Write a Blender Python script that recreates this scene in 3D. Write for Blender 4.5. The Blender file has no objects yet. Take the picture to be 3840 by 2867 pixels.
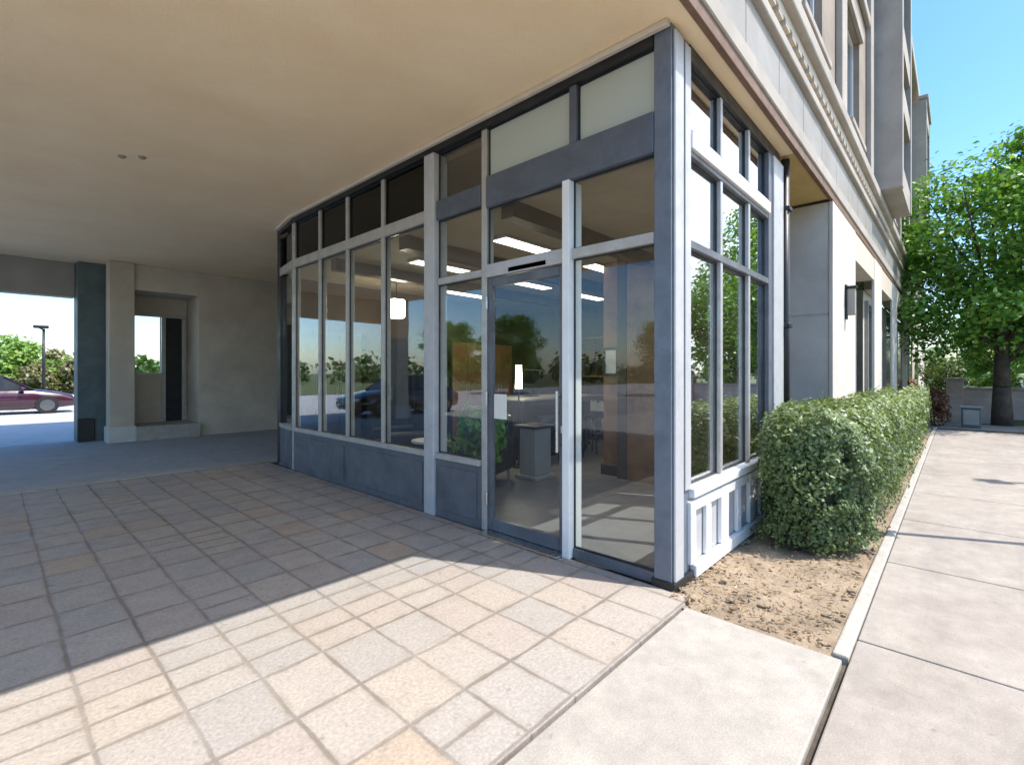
import bpy, bmesh, math, random
import numpy as np
from mathutils import Vector, Matrix
random.seed(7); np.random.seed(7)
R = math.radians
sc = bpy.context.scene
COL = sc.collection

# ------------------------------------------------------------------ helpers
class MB:
    def __init__(s): s.bm = bmesh.new()
    def box(s, x0, y0, z0, x1, y1, z1, bev=0.0, seg=1):
        t = bmesh.new()
        r = bmesh.ops.create_cube(t, size=1)
        for v in t.verts:
            v.co = Vector(((x0+x1)/2+v.co.x*(x1-x0), (y0+y1)/2+v.co.y*(y1-y0), (z0+z1)/2+v.co.z*(z1-z0)))
        if bev > 0:
            bmesh.ops.bevel(t, geom=list(t.edges), offset=bev, segments=seg, affect='EDGES', profile=0.5)
        s.join(t); return s
    def cyl(s, p, q, r0, r1=None, n=14, cap=True):
        r1 = r0 if r1 is None else r1
        p, q = Vector(p), Vector(q); d = q-p
        t = bmesh.new()
        bmesh.ops.create_cone(t, cap_ends=cap, segments=n, radius1=r0, radius2=max(r1, 1e-4), depth=d.length)
        m = Matrix.Translation((p+q)/2) @ d.to_track_quat('Z', 'Y').to_matrix().to_4x4()
        bmesh.ops.transform(t, matrix=m, verts=t.verts)
        s.join(t); return s
    def ball(s, c, rx, ry=None, rz=None, n=16):
        t = bmesh.new()
        bmesh.ops.create_uvsphere(t, u_segments=n, v_segments=max(6, n//2), radius=1)
        for v in t.verts: v.co = Vector((c[0]+v.co.x*rx, c[1]+v.co.y*(ry or rx), c[2]+v.co.z*(rz or rx)))
        s.join(t); return s
    def prism(s, pts, y0, y1, bev=0.0):       # polygon in xz, extruded in y
        t = bmesh.new()
        vs = [t.verts.new((x, y0, z)) for x, z in pts]
        f = t.faces.new(vs)
        e = bmesh.ops.extrude_face_region(t, geom=[f])
        bmesh.ops.translate(t, vec=(0, y1-y0, 0), verts=[v for v in e['geom'] if isinstance(v, bmesh.types.BMVert)])
        bmesh.ops.recalc_face_normals(t, faces=t.faces)
        if bev: bmesh.ops.bevel(t, geom=list(t.edges), offset=bev, segments=2, affect='EDGES')
        s.join(t); return s
    def wedge(s, plan, z0, z1):              # polygon in xy, extruded in z
        t = bmesh.new()
        vs = [t.verts.new((x, y, z0)) for x, y in plan]
        f = t.faces.new(vs)
        e = bmesh.ops.extrude_face_region(t, geom=[f])
        bmesh.ops.translate(t, vec=(0, 0, z1-z0), verts=[v for v in e['geom'] if isinstance(v, bmesh.types.BMVert)])
        bmesh.ops.recalc_face_normals(t, faces=t.faces)
        s.join(t); return s
    def beam(s, a, b, hw, z0, z1):           # vertical-sided bar between two plan points
        a, b = Vector((a[0], a[1])), Vector((b[0], b[1]))
        d = (b-a).normalized(); n = Vector((-d.y, d.x))*hw
        return s.wedge([tuple(a+n), tuple(a-n), tuple(b-n), tuple(b+n)], z0, z1)
    def join(s, t):
        me = bpy.data.meshes.new('tmp'); t.to_mesh(me); t.free()
        s.bm.from_mesh(me); bpy.data.meshes.remove(me)
    def build(s, name, m, parent=None, smooth=False, loc=None, local=False):
        me = bpy.data.meshes.new(name); s.bm.to_mesh(me); s.bm.free()
        return link(name, me, m, parent, smooth, loc, local)

def link(name, me, m, parent=None, smooth=False, loc=None, local=False):
    o = bpy.data.objects.new(name, me); COL.objects.link(o)
    if m: me.materials.append(m)
    if smooth:
        for p in me.polygons: p.use_smooth = True
    if parent is not None:
        o.parent = parent
        if not local:                          # vertices are given in world coordinates
            w = Vector((0, 0, 0)); q = parent
            while q is not None: w += q.location; q = q.parent
            o.location = -w
    if loc: o.location = loc
    return o

def tag(o, label=None, cat=None, group=None, kind=None):
    if label: o['label'] = label
    if cat: o['category'] = cat
    if group: o['group'] = group
    if kind: o['kind'] = kind
    return o

def thing(name, label, cat, loc=(0, 0, 0), rz=0, group=None):
    o = bpy.data.objects.new(name, None); COL.objects.link(o)
    o.empty_display_size = 0.2
    o.location = loc; o.rotation_euler = (0, 0, rz)
    return tag(o, label, cat, group)

def kids(o): return [c for c in bpy.data.objects if c.parent == o]
def copy_tree(o, parent=None):
    c = o.copy(); COL.objects.link(c)
    if parent is not None: c.parent = parent
    for ch in kids(o): copy_tree(ch, c)
    return c

# ------------------------------------------------------------------ materials
def nodes(name):
    m = bpy.data.materials.new(name); m.use_nodes = True
    nt = m.node_tree
    return m, nt, nt.nodes, nt.links, nt.nodes['Principled BSDF']

def math_node(nt, op, a, b=None, c=None):
    n = nt.nodes.new('ShaderNodeMath'); n.operation = op
    for i, v in enumerate((a, b, c)):
        if v is None: continue
        if isinstance(v, (int, float)): n.inputs[i].default_value = v
        else: nt.links.new(v, n.inputs[i])
    return n.outputs[0]

def noise(nt, vec, scale, detail=5, rough=0.6, dist=0.0):
    n = nt.nodes.new('ShaderNodeTexNoise')
    n.inputs['Scale'].default_value = scale; n.inputs['Detail'].default_value = detail
    n.inputs['Roughness'].default_value = rough; n.inputs['Distortion'].default_value = dist
    nt.links.new(vec, n.inputs['Vector'])
    return n.outputs['Fac']

def ramp(nt, fac, stops, interp='LINEAR'):
    n = nt.nodes.new('ShaderNodeValToRGB'); n.color_ramp.interpolation = interp
    el = n.color_ramp.elements
    while len(el) < len(stops): el.new(0.5)
    for e, (p, c) in zip(el, stops):
        e.position = p; e.color = (c, c, c, 1) if isinstance(c, (int, float)) else (*c, 1)
    nt.links.new(fac, n.inputs['Fac'])
    return n.outputs['Color']

def mixc(nt, fac, a, b, mode='MIX'):
    n = nt.nodes.new('ShaderNodeMix'); n.data_type = 'RGBA'; n.blend_type = mode
    if isinstance(fac, (int, float)): n.inputs[0].default_value = fac
    else: nt.links.new(fac, n.inputs[0])
    for i, v in ((6, a), (7, b)):
        if isinstance(v, tuple): n.inputs[i].default_value = (*v, 1)
        else: nt.links.new(v, n.inputs[i])
    return n.outputs[2]

def bump(nt, p, h, strength=0.3, dist=0.01):
    b = nt.nodes.new('ShaderNodeBump'); b.inputs['Strength'].default_value = strength
    b.inputs['Distance'].default_value = dist
    nt.links.new(h, b.inputs['Height']); nt.links.new(b.outputs['Normal'], p.inputs['Normal'])

def objvec(nt):
    t = nt.nodes.new('ShaderNodeTexCoord'); return t.outputs['Object']

def surf(name, col, rough=0.6, metal=0.0, var=0.25, scale=3.0, fine=40.0, bmp=0.15, bd=0.004, alt=None, spec=0.5):
    """a plain surface with large uneven tone, fine grain and a little relief"""
    m, nt, ns, lk, p = nodes(name)
    v = objvec(nt)
    big = noise(nt, v, scale, 6, 0.65, 0.3); sm = noise(nt, v, fine, 4, 0.7)
    lo = tuple(max(0, c*(1-var)) for c in col); hi = tuple(min(1, c*(1+var*0.7)) for c in col)
    if alt: lo = alt
    c = ramp(nt, big, [(0.32, lo), (0.68, hi)])
    g = ramp(nt, sm, [(0.3, 1-var*0.6), (0.7, 1.0)])
    c = mixc(nt, 1.0, c, g, 'MULTIPLY')
    lk.new(c, p.inputs['Base Color'])
    lk.new(ramp(nt, big, [(0.3, min(1, rough+0.12)), (0.7, max(0.03, rough-0.1))]), p.inputs['Roughness'])
    p.inputs['Metallic'].default_value = metal; p.inputs['Specular IOR Level'].default_value = spec
    if bmp: bump(nt, p, sm, bmp, bd)
    return m

def glass(name, tint=(0.9, 0.95, 0.93), refl=1.0, body=None, bodyfac=0.0):
    """thin pane: transparent with a mirror share that follows Fresnel"""
    m = bpy.data.materials.new(name); m.use_nodes = True
    nt = m.node_tree; ns = nt.nodes; lk = nt.links; ns.remove(ns['Principled BSDF'])
    out = ns['Material Output']
    tr = ns.new('ShaderNodeBsdfTransparent'); tr.inputs[0].default_value = (*tint, 1)
    gl = ns.new('ShaderNodeBsdfGlossy'); gl.inputs['Roughness'].default_value = 0.012
    gl.inputs[0].default_value = (0.95, 0.97, 1, 1)
    ge = ns.new('ShaderNodeNewGeometry')
    dt = ns.new('ShaderNodeVectorMath'); dt.operation = 'DOT_PRODUCT'
    lk.new(ge.outputs['Normal'], dt.inputs[0]); lk.new(ge.outputs['Incoming'], dt.inputs[1])
    inv = math_node(nt, 'SUBTRACT', 1.0, math_node(nt, 'ABSOLUTE', dt.outputs['Value']))
    f = math_node(nt, 'MULTIPLY', math_node(nt, 'MULTIPLY_ADD', math_node(nt, 'POWER', inv, 5.0), .95, .045), refl)
    f = math_node(nt, 'MINIMUM', f, 1.0)
    v = objvec(nt)
    nb = ns.new('ShaderNodeBump'); nb.inputs['Strength'].default_value = 0.04; nb.inputs['Distance'].default_value = 0.02
    lk.new(noise(nt, v, 1.4, 2, 0.5), nb.inputs['Height']); lk.new(nb.outputs[0], gl.inputs['Normal'])
    mx = ns.new('ShaderNodeMixShader'); lk.new(f, mx.inputs[0])
    base = tr.outputs[0]
    if body:
        d = ns.new('ShaderNodeBsdfDiffuse'); d.inputs[0].default_value = (*body, 1)
        m2 = ns.new('ShaderNodeMixShader'); m2.inputs[0].default_value = bodyfac
        lk.new(base, m2.inputs[1]); lk.new(d.outputs[0], m2.inputs[2]); base = m2.outputs[0]
    lk.new(base, mx.inputs[1]); lk.new(gl.outputs[0], mx.inputs[2])
    lk.new(mx.outputs[0], out.inputs[0])
    return m

def emit(name, col, s):
    m, nt, ns, lk, p = nodes(name)
    p.inputs['Base Color'].default_value = (*col, 1)
    p.inputs['Emission Color'].default_value = (*col, 1); p.inputs['Emission Strength'].default_value = s
    return m

def leafmat(name, dark, light, hue=None):
    m, nt, ns, lk, p = nodes(name)
    g = ns.new('ShaderNodeNewGeometry')
    c = ramp(nt, g.outputs['Random Per Island'], [(0.0, dark), (0.7, light), (1.0, hue or light)])
    v = objvec(nt)
    c = mixc(nt, ramp(nt, noise(nt, v, 1.7, 3), [(0.35, 0.0), (0.7, 0.55)]), c, light)
    lk.new(c, p.inputs['Base Color'])
    p.inputs['Roughness'].default_value = 0.42
    p.inputs['Specular IOR Level'].default_value = 0.55
    tl = ns.new('ShaderNodeBsdfTranslucent'); lk.new(mixc(nt, 1.0, c, (1.0, 1.0, 0.45), 'MULTIPLY'), tl.inputs[0])
    mx = ns.new('ShaderNodeMixShader'); mx.inputs[0].default_value = 0.35
    lk.new(p.outputs[0], mx.inputs[1]); lk.new(tl.outputs[0], mx.inputs[2])
    lk.new(mx.outputs[0], ns['Material Output'].inputs[0])
    return m

def paver_mat():
    S = 0.312
    m, nt, ns, lk, p = nodes('clay_pavers')
    v = objvec(nt)
    wob = ns.new('ShaderNodeVectorMath'); wob.operation = 'ADD'
    nz = ns.new('ShaderNodeTexNoise'); nz.inputs['Scale'].default_value = 2.3; nz.inputs['Detail'].default_value = 3
    lk.new(v, nz.inputs['Vector'])
    sub = ns.new('ShaderNodeVectorMath'); sub.operation = 'SUBTRACT'; sub.inputs[1].default_value = (.5, .5, .5)
    lk.new(nz.outputs['Color'], sub.inputs[0])
    scl = ns.new('ShaderNodeVectorMath'); scl.operation = 'SCALE'; scl.inputs['Scale'].default_value = 0.03
    lk.new(sub.outputs[0], scl.inputs[0])
    lk.new(v, wob.inputs[0]); lk.new(scl.outputs[0], wob.inputs[1])
    sp = ns.new('ShaderNodeSeparateXYZ'); lk.new(wob.outputs[0], sp.inputs[0])
    X = math_node(nt, 'DIVIDE', math_node(nt, 'ADD', sp.outputs[0], 0.10), S)
    Y = math_node(nt, 'DIVIDE', math_node(nt, 'ADD', sp.outputs[1], 0.13), 0.40)
    ix = math_node(nt, 'FLOOR', X); iy = math_node(nt, 'FLOOR', Y)
    cv = ns.new('ShaderNodeCombineXYZ'); lk.new(ix, cv.inputs[0]); lk.new(iy, cv.inputs[1])
    wn = ns.new('ShaderNodeTexWhiteNoise'); wn.noise_dimensions = '3D'; lk.new(cv.outputs[0], wn.inputs['Vector'])
    rnd = wn.outputs['Value']
    # some squares are laid as three bars
    cv2 = ns.new('ShaderNodeCombineXYZ'); lk.new(iy, cv2.inputs[0]); lk.new(ix, cv2.inputs[1]); cv2.inputs[2].default_value = 3.3
    wn2 = ns.new('ShaderNodeTexWhiteNoise'); wn2.noise_dimensions = '3D'; lk.new(cv2.outputs[0], wn2.inputs['Vector'])
    split = math_node(nt, 'GREATER_THAN', wn2.outputs['Value'], 0.86)
    rowa = math_node(nt, 'MULTIPLY', math_node(nt, 'GREATER_THAN', iy, 2.5), math_node(nt, 'LESS_THAN', iy, 4.5))
    split = math_node(nt, 'MAXIMUM', split, rowa)
    k = math_node(nt, 'MULTIPLY_ADD', split, 1.0, 1.0)
    fx = math_node(nt, 'FRACT', X); fy = math_node(nt, 'FRACT', math_node(nt, 'MULTIPLY', Y, k))
    def edge(f): return math_node(nt, 'MINIMUM', f, math_node(nt, 'SUBTRACT', 1.0, f))
    ey = math_node(nt, 'DIVIDE', edge(fy), k)
    d = math_node(nt, 'MINIMUM', edge(fx), ey)
    jit = math_node(nt, 'MULTIPLY_ADD', noise(nt, v, 9, 4), 0.05, -0.012)
    d = math_node(nt, 'SUBTRACT', d, jit)
    joint = ramp(nt, d, [(0.0, 1.0), (0.028, 0.0)])
    base = ramp(nt, rnd, [(0.0, (.41, .37, .33)), (.20, (.43, .38, .33)), (.38, (.38, .35, .32)), (.56, (.44, .38, .32)),
                          (.72, (.415, .355, .31)), (.88, (.45, .355, .27)), (.96, (.365, .345, .325))], 'CONSTANT')
    warm = noise(nt, v, 0.55, 4)
    base = mixc(nt, ramp(nt, warm, [(0.45, 0.0), (0.68, 0.4)]), base, (.43, .36, .285))
    grain = noise(nt, v, 55, 6, 0.75); cloud = noise(nt, v, 5.5, 5, 0.7, 0.6)
    base = mixc(nt, 1.0, base, ramp(nt, grain, [(0.28, 0.62), (0.66, 1.08)]), 'MULTIPLY')
    base = mixc(nt, 1.0, base, ramp(nt, cloud, [(0.3, 0.90), (0.7, 1.05)]), 'MULTIPLY')
    dirt = math_node(nt, 'MULTIPLY', ramp(nt, d, [(0.0, 0.7), (0.11, 0.0)]), ramp(nt, noise(nt, v, 4.5, 5, .7), [(.42, 0.0), (.62, 1.0)]))
    base = mixc(nt, dirt, base, (.26, .215, .17))
    spots = ramp(nt, noise(nt, v, 14, 2, 0.5), [(0.66, 0.0), (0.74, 0.6)])
    base = mixc(nt, spots, base, (.22, .19, .16))
    jvis = ramp(nt, noise(nt, v, 1.6, 4), [(0.34, 0.25), (0.64, 0.9)])
    jm = math_node(nt, 'MULTIPLY', joint, jvis)
    base = mixc(nt, jm, base, (.17, .145, .12))
    lk.new(base, p.inputs['Base Color'])
    lk.new(ramp(nt, cloud, [(0.3, 0.85), (0.7, 0.55)]), p.inputs['Roughness'])
    h = math_node(nt, 'MULTIPLY_ADD', joint, -1.0, math_node(nt, 'MULTIPLY', grain, 0.35))
    bump(nt, p, h, 0.5, 0.006)
    return m

def concrete_mat(name, lo, hi, crack=True, streak=False):
    m, nt, ns, lk, p = nodes(name)
    v = objvec(nt)
    big = noise(nt, v, 1.1, 7, 0.68, 0.5); mid = noise(nt, v, 7, 6, 0.7); fine = noise(nt, v, 120, 4, 0.8)
    c = ramp(nt, big, [(0.3, lo), (0.7, hi)])
    c = mixc(nt, 1.0, c, ramp(nt, mid, [(0.3, 0.78), (0.7, 1.05)]), 'MULTIPLY')
    c = mixc(nt, 1.0, c, ramp(nt, fine, [(0.28, 0.66), (0.65, 1.06)]), 'MULTIPLY')
    if streak:
        mp = ns.new('ShaderNodeMapping'); mp.inputs['Scale'].default_value = (0.35, 3.2, 1); lk.new(v, mp.inputs[0])
        s = noise(nt, mp.outputs[0], 1.0, 5, 0.7, 0.7)
        c = mixc(nt, ramp(nt, s, [(0.5, 0.0), (0.72, 0.45)]), c, (.23, .21, .195))
    spots = ramp(nt, noise(nt, v, 17, 2, 0.4), [(0.70, 0.0), (0.78, 0.45)])
    c = mixc(nt, spots, c, tuple(x*0.45 for x in lo))
    if crack:
        vo = ns.new('ShaderNodeTexVoronoi'); vo.feature = 'DISTANCE_TO_EDGE'; vo.inputs['Scale'].default_value = 0.33
        ad = ns.new('ShaderNodeVectorMath'); ad.operation = 'ADD'
        nn = ns.new('ShaderNodeTexNoise'); nn.inputs['Scale'].default_value = 2.2; nn.inputs['Detail'].default_value = 6
        lk.new(v, nn.inputs['Vector']); lk.new(v, ad.inputs[0]); lk.new(nn.outputs['Color'], ad.inputs[1])
        lk.new(ad.outputs[0], vo.inputs['Vector'])
        ck = ramp(nt, vo.outputs['Distance'], [(0.0, 0.45), (0.004, 0.0)])
        c = mixc(nt, ck, c, tuple(x*0.35 for x in lo))
    lk.new(c, p.inputs['Base Color']); p.inputs['Roughness'].default_value = 0.85
    bump(nt, p, math_node(nt, 'ADD', fine, mid), 0.25, 0.004)
    return m

M = {}
M['paver'] = paver_mat()
M['slab'] = concrete_mat('broomed_concrete', (.40, .365, .315), (.48, .44, .385), False)
M['walk'] = concrete_mat('sidewalk_concrete', (.33, .285, .24), (.46, .41, .355), False, True)
M['kerb'] = concrete_mat('kerb_concrete', (.42, .39, .335), (.52, .49, .43), False)
M['drive'] = concrete_mat('driveway_concrete', (.36, .375, .39), (.45, .465, .48), True)
M['parking'] = concrete_mat('parking_concrete', (.50, .50, .50), (.60, .60, .59), True)
M['asphalt'] = concrete_mat('asphalt', (.09, .09, .092), (.14, .138, .135), True)
M['soil'] = surf('dry_soil', (.39, .30, .205), .95, 0, .4, 4, 60, .9, .02, alt=(.26, .195, .13))
M['dirt'] = surf('joint_dirt', (.10, .08, .06), .95, 0, .4, 8, 90, .5, .01)
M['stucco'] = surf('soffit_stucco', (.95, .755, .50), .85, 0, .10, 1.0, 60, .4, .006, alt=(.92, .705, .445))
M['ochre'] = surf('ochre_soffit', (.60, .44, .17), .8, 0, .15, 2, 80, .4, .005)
M['cream'] = surf('cream_trim', (.66, .58, .47), .6, 0, .12, 3, 60, .1)
M['brown'] = surf('brown_trim', (.19, .105, .06), .6, 0, .25, 5, 40, .15)
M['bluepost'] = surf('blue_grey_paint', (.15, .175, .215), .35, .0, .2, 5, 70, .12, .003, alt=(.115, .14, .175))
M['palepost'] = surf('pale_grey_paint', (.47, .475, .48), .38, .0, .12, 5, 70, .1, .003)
M['alu'] = surf('weathered_aluminium', (.47, .455, .425), .38, .25, .15, 6, 80, .08, .002)
M['whitepost'] = surf('white_enamel', (.80, .80, .78), .35, 0, .06, 4, 60, .06)
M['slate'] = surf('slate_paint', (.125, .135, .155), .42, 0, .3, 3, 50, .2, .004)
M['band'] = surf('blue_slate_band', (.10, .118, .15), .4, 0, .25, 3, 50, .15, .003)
M['dark'] = surf('dark_bronze', (.022, .024, .026), .4, .2, .3, 5, 60, .1)
M['greywall'] = surf('grey_green_render', (.60, .585, .53), .85, 0, .14, 1.6, 70, .45, .006)
M['trim'] = surf('pale_stone_trim', (.43, .385, .335), .85, 0, .16, 1.3, 70, .4, .006)
M['white_wall'] = surf('pale_render', (.64, .585, .51), .85, 0, .10, 1.3, 70, .4, .006)
M['tan_wall'] = surf('tan_render', (.31, .25, .20), .85, 0, .16, 1.2, 60, .4, .006)
M['mauve_wall'] = surf('mauve_render', (.28, .225, .215), .85, 0, .16, 1.2, 60, .4, .006)
M['panel'] = surf('grey_blue_panel', (.31, .29, .26), .55, 0, .12, 1.5, 60, .15)
M['beige'] = surf('beige_render', (.56, .49, .39), .85, 0, .14, 1.5, 70, .4, .006)
M['concrete_wall'] = surf('grey_concrete', (.62, .55, .45), .9, 0, .18, 1.2, 60, .45, .006)
M['teal_dark'] = surf('dark_teal_paint', (.10, .135, .14), .55, 0, .25, 2, 50, .15)
M['glass'] = glass('shop_glass', (.96, .98, .97), 1.7)
M['doorglass'] = glass('clear_door_glass', (.96, .98, .97), .85)
M['streetglass'] = glass('street_glass', (.95, .97, .965), 2.9)
M['frost'] = glass('obscured_glass', (.5, .53, .5), .7, (.60, .64, .57), .72)
M['frostlight'] = glass('frosted_side_light', (.95, .97, .95), 1.0)
M['darkglass'] = glass('tinted_glass', (.25, .28, .27), .9)
M['winglass'] = surf('window_glass', (.05, .06, .065), .08, 0, .2, .6, 3, 0)
M['carpet'] = surf('grey_floor_tile', (.25, .245, .25), .4, 0, .15, 2, 60, .1)
M['intwall'] = surf('warm_white_paint', (.46, .43, .38), .8, 0, .08, 2, 60, .2)
M['tanceil'] = surf('tan_ceiling_paint', (.40, .33, .235), .8, 0, .1, 2, 60, .2)
M['taupe'] = surf('taupe_paint', (.10, .07, .048), .8, 0, .1, 2, 60, .2)
M['wood'] = surf('red_brown_wood', (.33, .17, .075), .4, 0, .3, 2.5, 30, .1, alt=(.20, .095, .04))
M['darkwood'] = surf('dark_wood', (.06, .038, .026), .4, 0, .35, 3, 30, .1)
M['leather'] = surf('black_leather', (.02, .02, .022), .38, 0, .3, 6, 70, .2)
M['fabric'] = surf('grey_green_fabric', (.18, .19, .165), .9, 0, .2, 8, 120, .3)
M['paper'] = surf('paper', (.78, .76, .70), .7, 0, .06, 7, 50, 0)
M['lamp'] = emit('warm_lamp', (1.0, .90, .70), 14.0)
M['lamp2'] = emit('ceiling_lamp', (1.0, .95, .84), 2.6)
M['steel'] = surf('brushed_steel', (.60, .60, .60), .25, 1.0, .1, 9, 90, .05)
M['leaf_hedge'] = leafmat('hedge_leaf', (.058, .10, .03), (.135, .205, .068), (.24, .30, .13))
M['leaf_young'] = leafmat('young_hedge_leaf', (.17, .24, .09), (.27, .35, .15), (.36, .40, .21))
M['leaf_far'] = leafmat('far_leaf', (.05, .10, .03), (.11, .20, .05), (.20, .28, .08))
M['leaf_tree'] = leafmat('tree_leaf', (.05, .15, .022), (.16, .36, .05), (.40, .56, .11))
M['leaf_lime'] = leafmat('lime_leaf', (.15, .28, .05), (.28, .44, .09), (.38, .50, .14))
M['leaf_olive'] = leafmat('olive_leaf', (.16, .17, .07), (.26, .25, .12), (.34, .31, .17))
M['leaf_rust'] = leafmat('rust_leaf', (.13, .05, .025), (.27, .13, .07), (.40, .24, .14))
M['leaf_dry'] = leafmat('dry_leaf', (.16, .09, .04), (.34, .23, .12), (.45, .33, .19))
M['twig'] = surf('hedge_twigs', (.028, .034, .014), .9, 0, .3, 5, 60, .4)
M['bark'] = surf('bark', (.105, .078, .055), .95, 0, .35, 4, 30, 1.0, .02)
M['grass'] = surf('mown_grass', (.10, .145, .045), .95, 0, .35, 1.2, 45, .8, .03, alt=(.13, .13, .055))
M['brick'] = None
def brick_mat():
    m, nt, ns, lk, p = nodes('red_brick')
    v = objvec(nt)
    mp = ns.new('ShaderNodeMapping'); mp.inputs['Rotation'].default_value = (R(90), 0, R(90)); lk.new(v, mp.inputs[0])
    b = ns.new('ShaderNodeTexBrick'); lk.new(mp.outputs[0], b.inputs['Vector'])
    b.inputs['Color1'].default_value = (.62, .42, .36, 1); b.inputs['Color2'].default_value = (.70, .53, .47, 1)
    b.inputs['Mortar'].default_value = (.55, .48, .43, 1); b.inputs['Scale'].default_value = 4.0
    c = mixc(nt, 1.0, b.outputs['Color'], ramp(nt, noise(nt, v, 2, 5), [(0.3, .75), (0.7, 1.1)]), 'MULTIPLY')
    lk.new(c, p.inputs['Base Color']); p.inputs['Roughness'].default_value = .9
    bump(nt, p, b.outputs['Fac'], -.3, .01)
    return m
M['brick'] = brick_mat()
M['tyre'] = surf('tyre_rubber', (.018, .018, .018), .8, 0, .2, 6, 60, .2)
M['rim'] = surf('alloy_rim', (.22, .22, .23), .3, .8, .1, 6, 60, 0)
M['carglass'] = surf('car_glass', (.015, .02, .022), .05, 0, .2, 1, 5, 0)
M['head'] = surf('headlight_lens', (.7, .72, .75), .1, 0, .05, 5, 50, 0)
M['tail'] = surf('taillight_lens', (.35, .02, .02), .15, 0, .05, 5, 50, 0)
def carpaint(n, c):
    m = surf(n, c, .25, 0, .08, 1.5, 30, 0); m.node_tree.nodes['Principled BSDF'].inputs['Coat Weight'].default_value = .8; return m
M['maroon'] = carpaint('maroon_car_paint', (.045, .007, .022))
M['black_car'] = carpaint('black_car_paint', (.012, .012, .014))
M['white_car'] = carpaint('white_car_paint', (.75, .75, .76))

# ------------------------------------------------------------------ setting: ground
def sheet(name, x0, y0, x1, y1, z, th, m, bev=0.006):
    return tag(MB().box(x0, y0, z-th, x1, y1, z, bev, 2).build(name, m), kind='structure')

tag(MB().box(-700, -700, -1.2, 700, 700, -.20).build('ground', M['grass']), kind='structure')
sheet('road', -120, -12.5, 120, -4.6, -.13, .05, M['asphalt'])
tag(MB().box(-6.85, -4.6, -.19, 14.8, 12.0, -.035).build('joint_bed', M['dirt']), kind='structure')
sheet('paver_terrace', -6.9, -.145, -.004, 7.18, 0, .05, M['paver'])
# concrete apron in two pours, sidewalk in slabs with grooves between them
sheet('concrete_apron', -6.9, -1.005, -.16, -.168, 0, .05, M['slab'], .008)
walk = MB()
for i in range(-3, 10):
    a = -1.4 + i*1.53
    walk.box(a+.006, -2.62, -.05, a+1.524, -1.035, 0.0, .008, 2)
    walk.box(a+.006, -4.2, -.05, a+1.524, -2.628, 0.0, .008, 2) if a < 9 else None
tag(walk.build('sidewalk', M['walk']), kind='structure')
tag(MB().box(-.135, -1.03, -.06, 14.5, -.955, .012, .012, 2).build('kerb', M['kerb']), kind='structure')
tag(MB().box(9.35, -4.6, -.19, 30, -2.66, -.03, .01).build('verge', M['grass']), kind='structure')
tag(MB().box(-120, -4.78, -.19, 120, -4.6, -.01, .012, 2).build('street_kerb', M['kerb']), kind='structure')
sheet('flush_band', -6.9, 7.195, 9.0, 7.42, .004, .05, M['kerb'])
sheet('driveway', -26, 7.43, 24, 12.9, -.012, .06, M['drive'])
sheet('parking_lot', -60, 12.91, 40, 30.5, -.03, .06, M['parking'])
sheet('side_drive', -60, -4.5, -6.92, 7.42, -.02, .06, M['parking'])

# planting bed, uneven soil
def soil_bed():
    bm = bmesh.new()
    nx, ny = 170, 22
    x0, x1, y0, y1 = -.162, 14.4, -.96, -.005
    from mathutils import noise as mn
    g = []
    for i in range(nx+1):
        u = (i/nx)**1.7
        row = []
        for j in range(ny+1):
            x = x0+(x1-x0)*u; y = y0+(y1-y0)*j/ny
            z = -.015+.022*mn.noise((x*3, y*3, .3))+.014*mn.noise((x*11, y*11, 2.2))+.008*mn.noise((x*31, y*31, 5))
            row.append(bm.verts.new((x, y, z)))
        g.append(row)
    for i in range(nx):
        for j in range(ny):
            bm.faces.new((g[i][j], g[i+1][j], g[i+1][j+1], g[i][j+1]))
    me = bpy.data.meshes.new('planting_bed'); bm.to_mesh(me); bm.free()
    return link('planting_bed', me, M['soil'], smooth=True)
tag(soil_bed(), kind='structure')

# ------------------------------------------------------------------ leaves
def leaf_mesh(name, P, N, size, aspect=0.5, fold=0.25):
    """one folded leaf (4 tris) per point; P positions, N facing directions"""
    n = len(P)
    N = N/np.linalg.norm(N, axis=1, keepdims=True)
    r = np.random.normal(size=(n, 3))
    T = np.cross(N, r); T /= np.linalg.norm(T, axis=1, keepdims=True)
    B = np.cross(N, T)
    s = (size*np.random.uniform(.65, 1.3, n))[:, None]
    tip = P+T*s*.5; tail = P-T*s*.5
    l = P+B*s*aspect*.5+N*s*fold*.3; rr = P-B*s*aspect*.5+N*s*fold*.3
    V = np.stack([tail, l, tip, rr], 1).reshape(-1, 3)
    idx = np.arange(n)[:, None]*4
    F = np.concatenate([idx+np.array([0, 2, 1]), idx+np.array([0, 3, 2])], 0)
    me = bpy.data.meshes.new(name)
    me.vertices.add(len(V)); me.vertices.foreach_set('co', V.ravel())
    me.loops.add(F.size); me.polygons.add(len(F))
    me.loops.foreach_set('vertex_index', F.ravel().astype(np.int32))
    me.polygons.foreach_set('loop_start', (np.arange(len(F))*3).astype(np.int32))
    me.polygons.foreach_set('loop_total', np.full(len(F), 3, np.int32))
    me.update(); me.validate()
    return me

def rand_dir(n):
    d = np.random.normal(size=(n, 3)); return d/np.linalg.norm(d, axis=1, keepdims=True)

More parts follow.
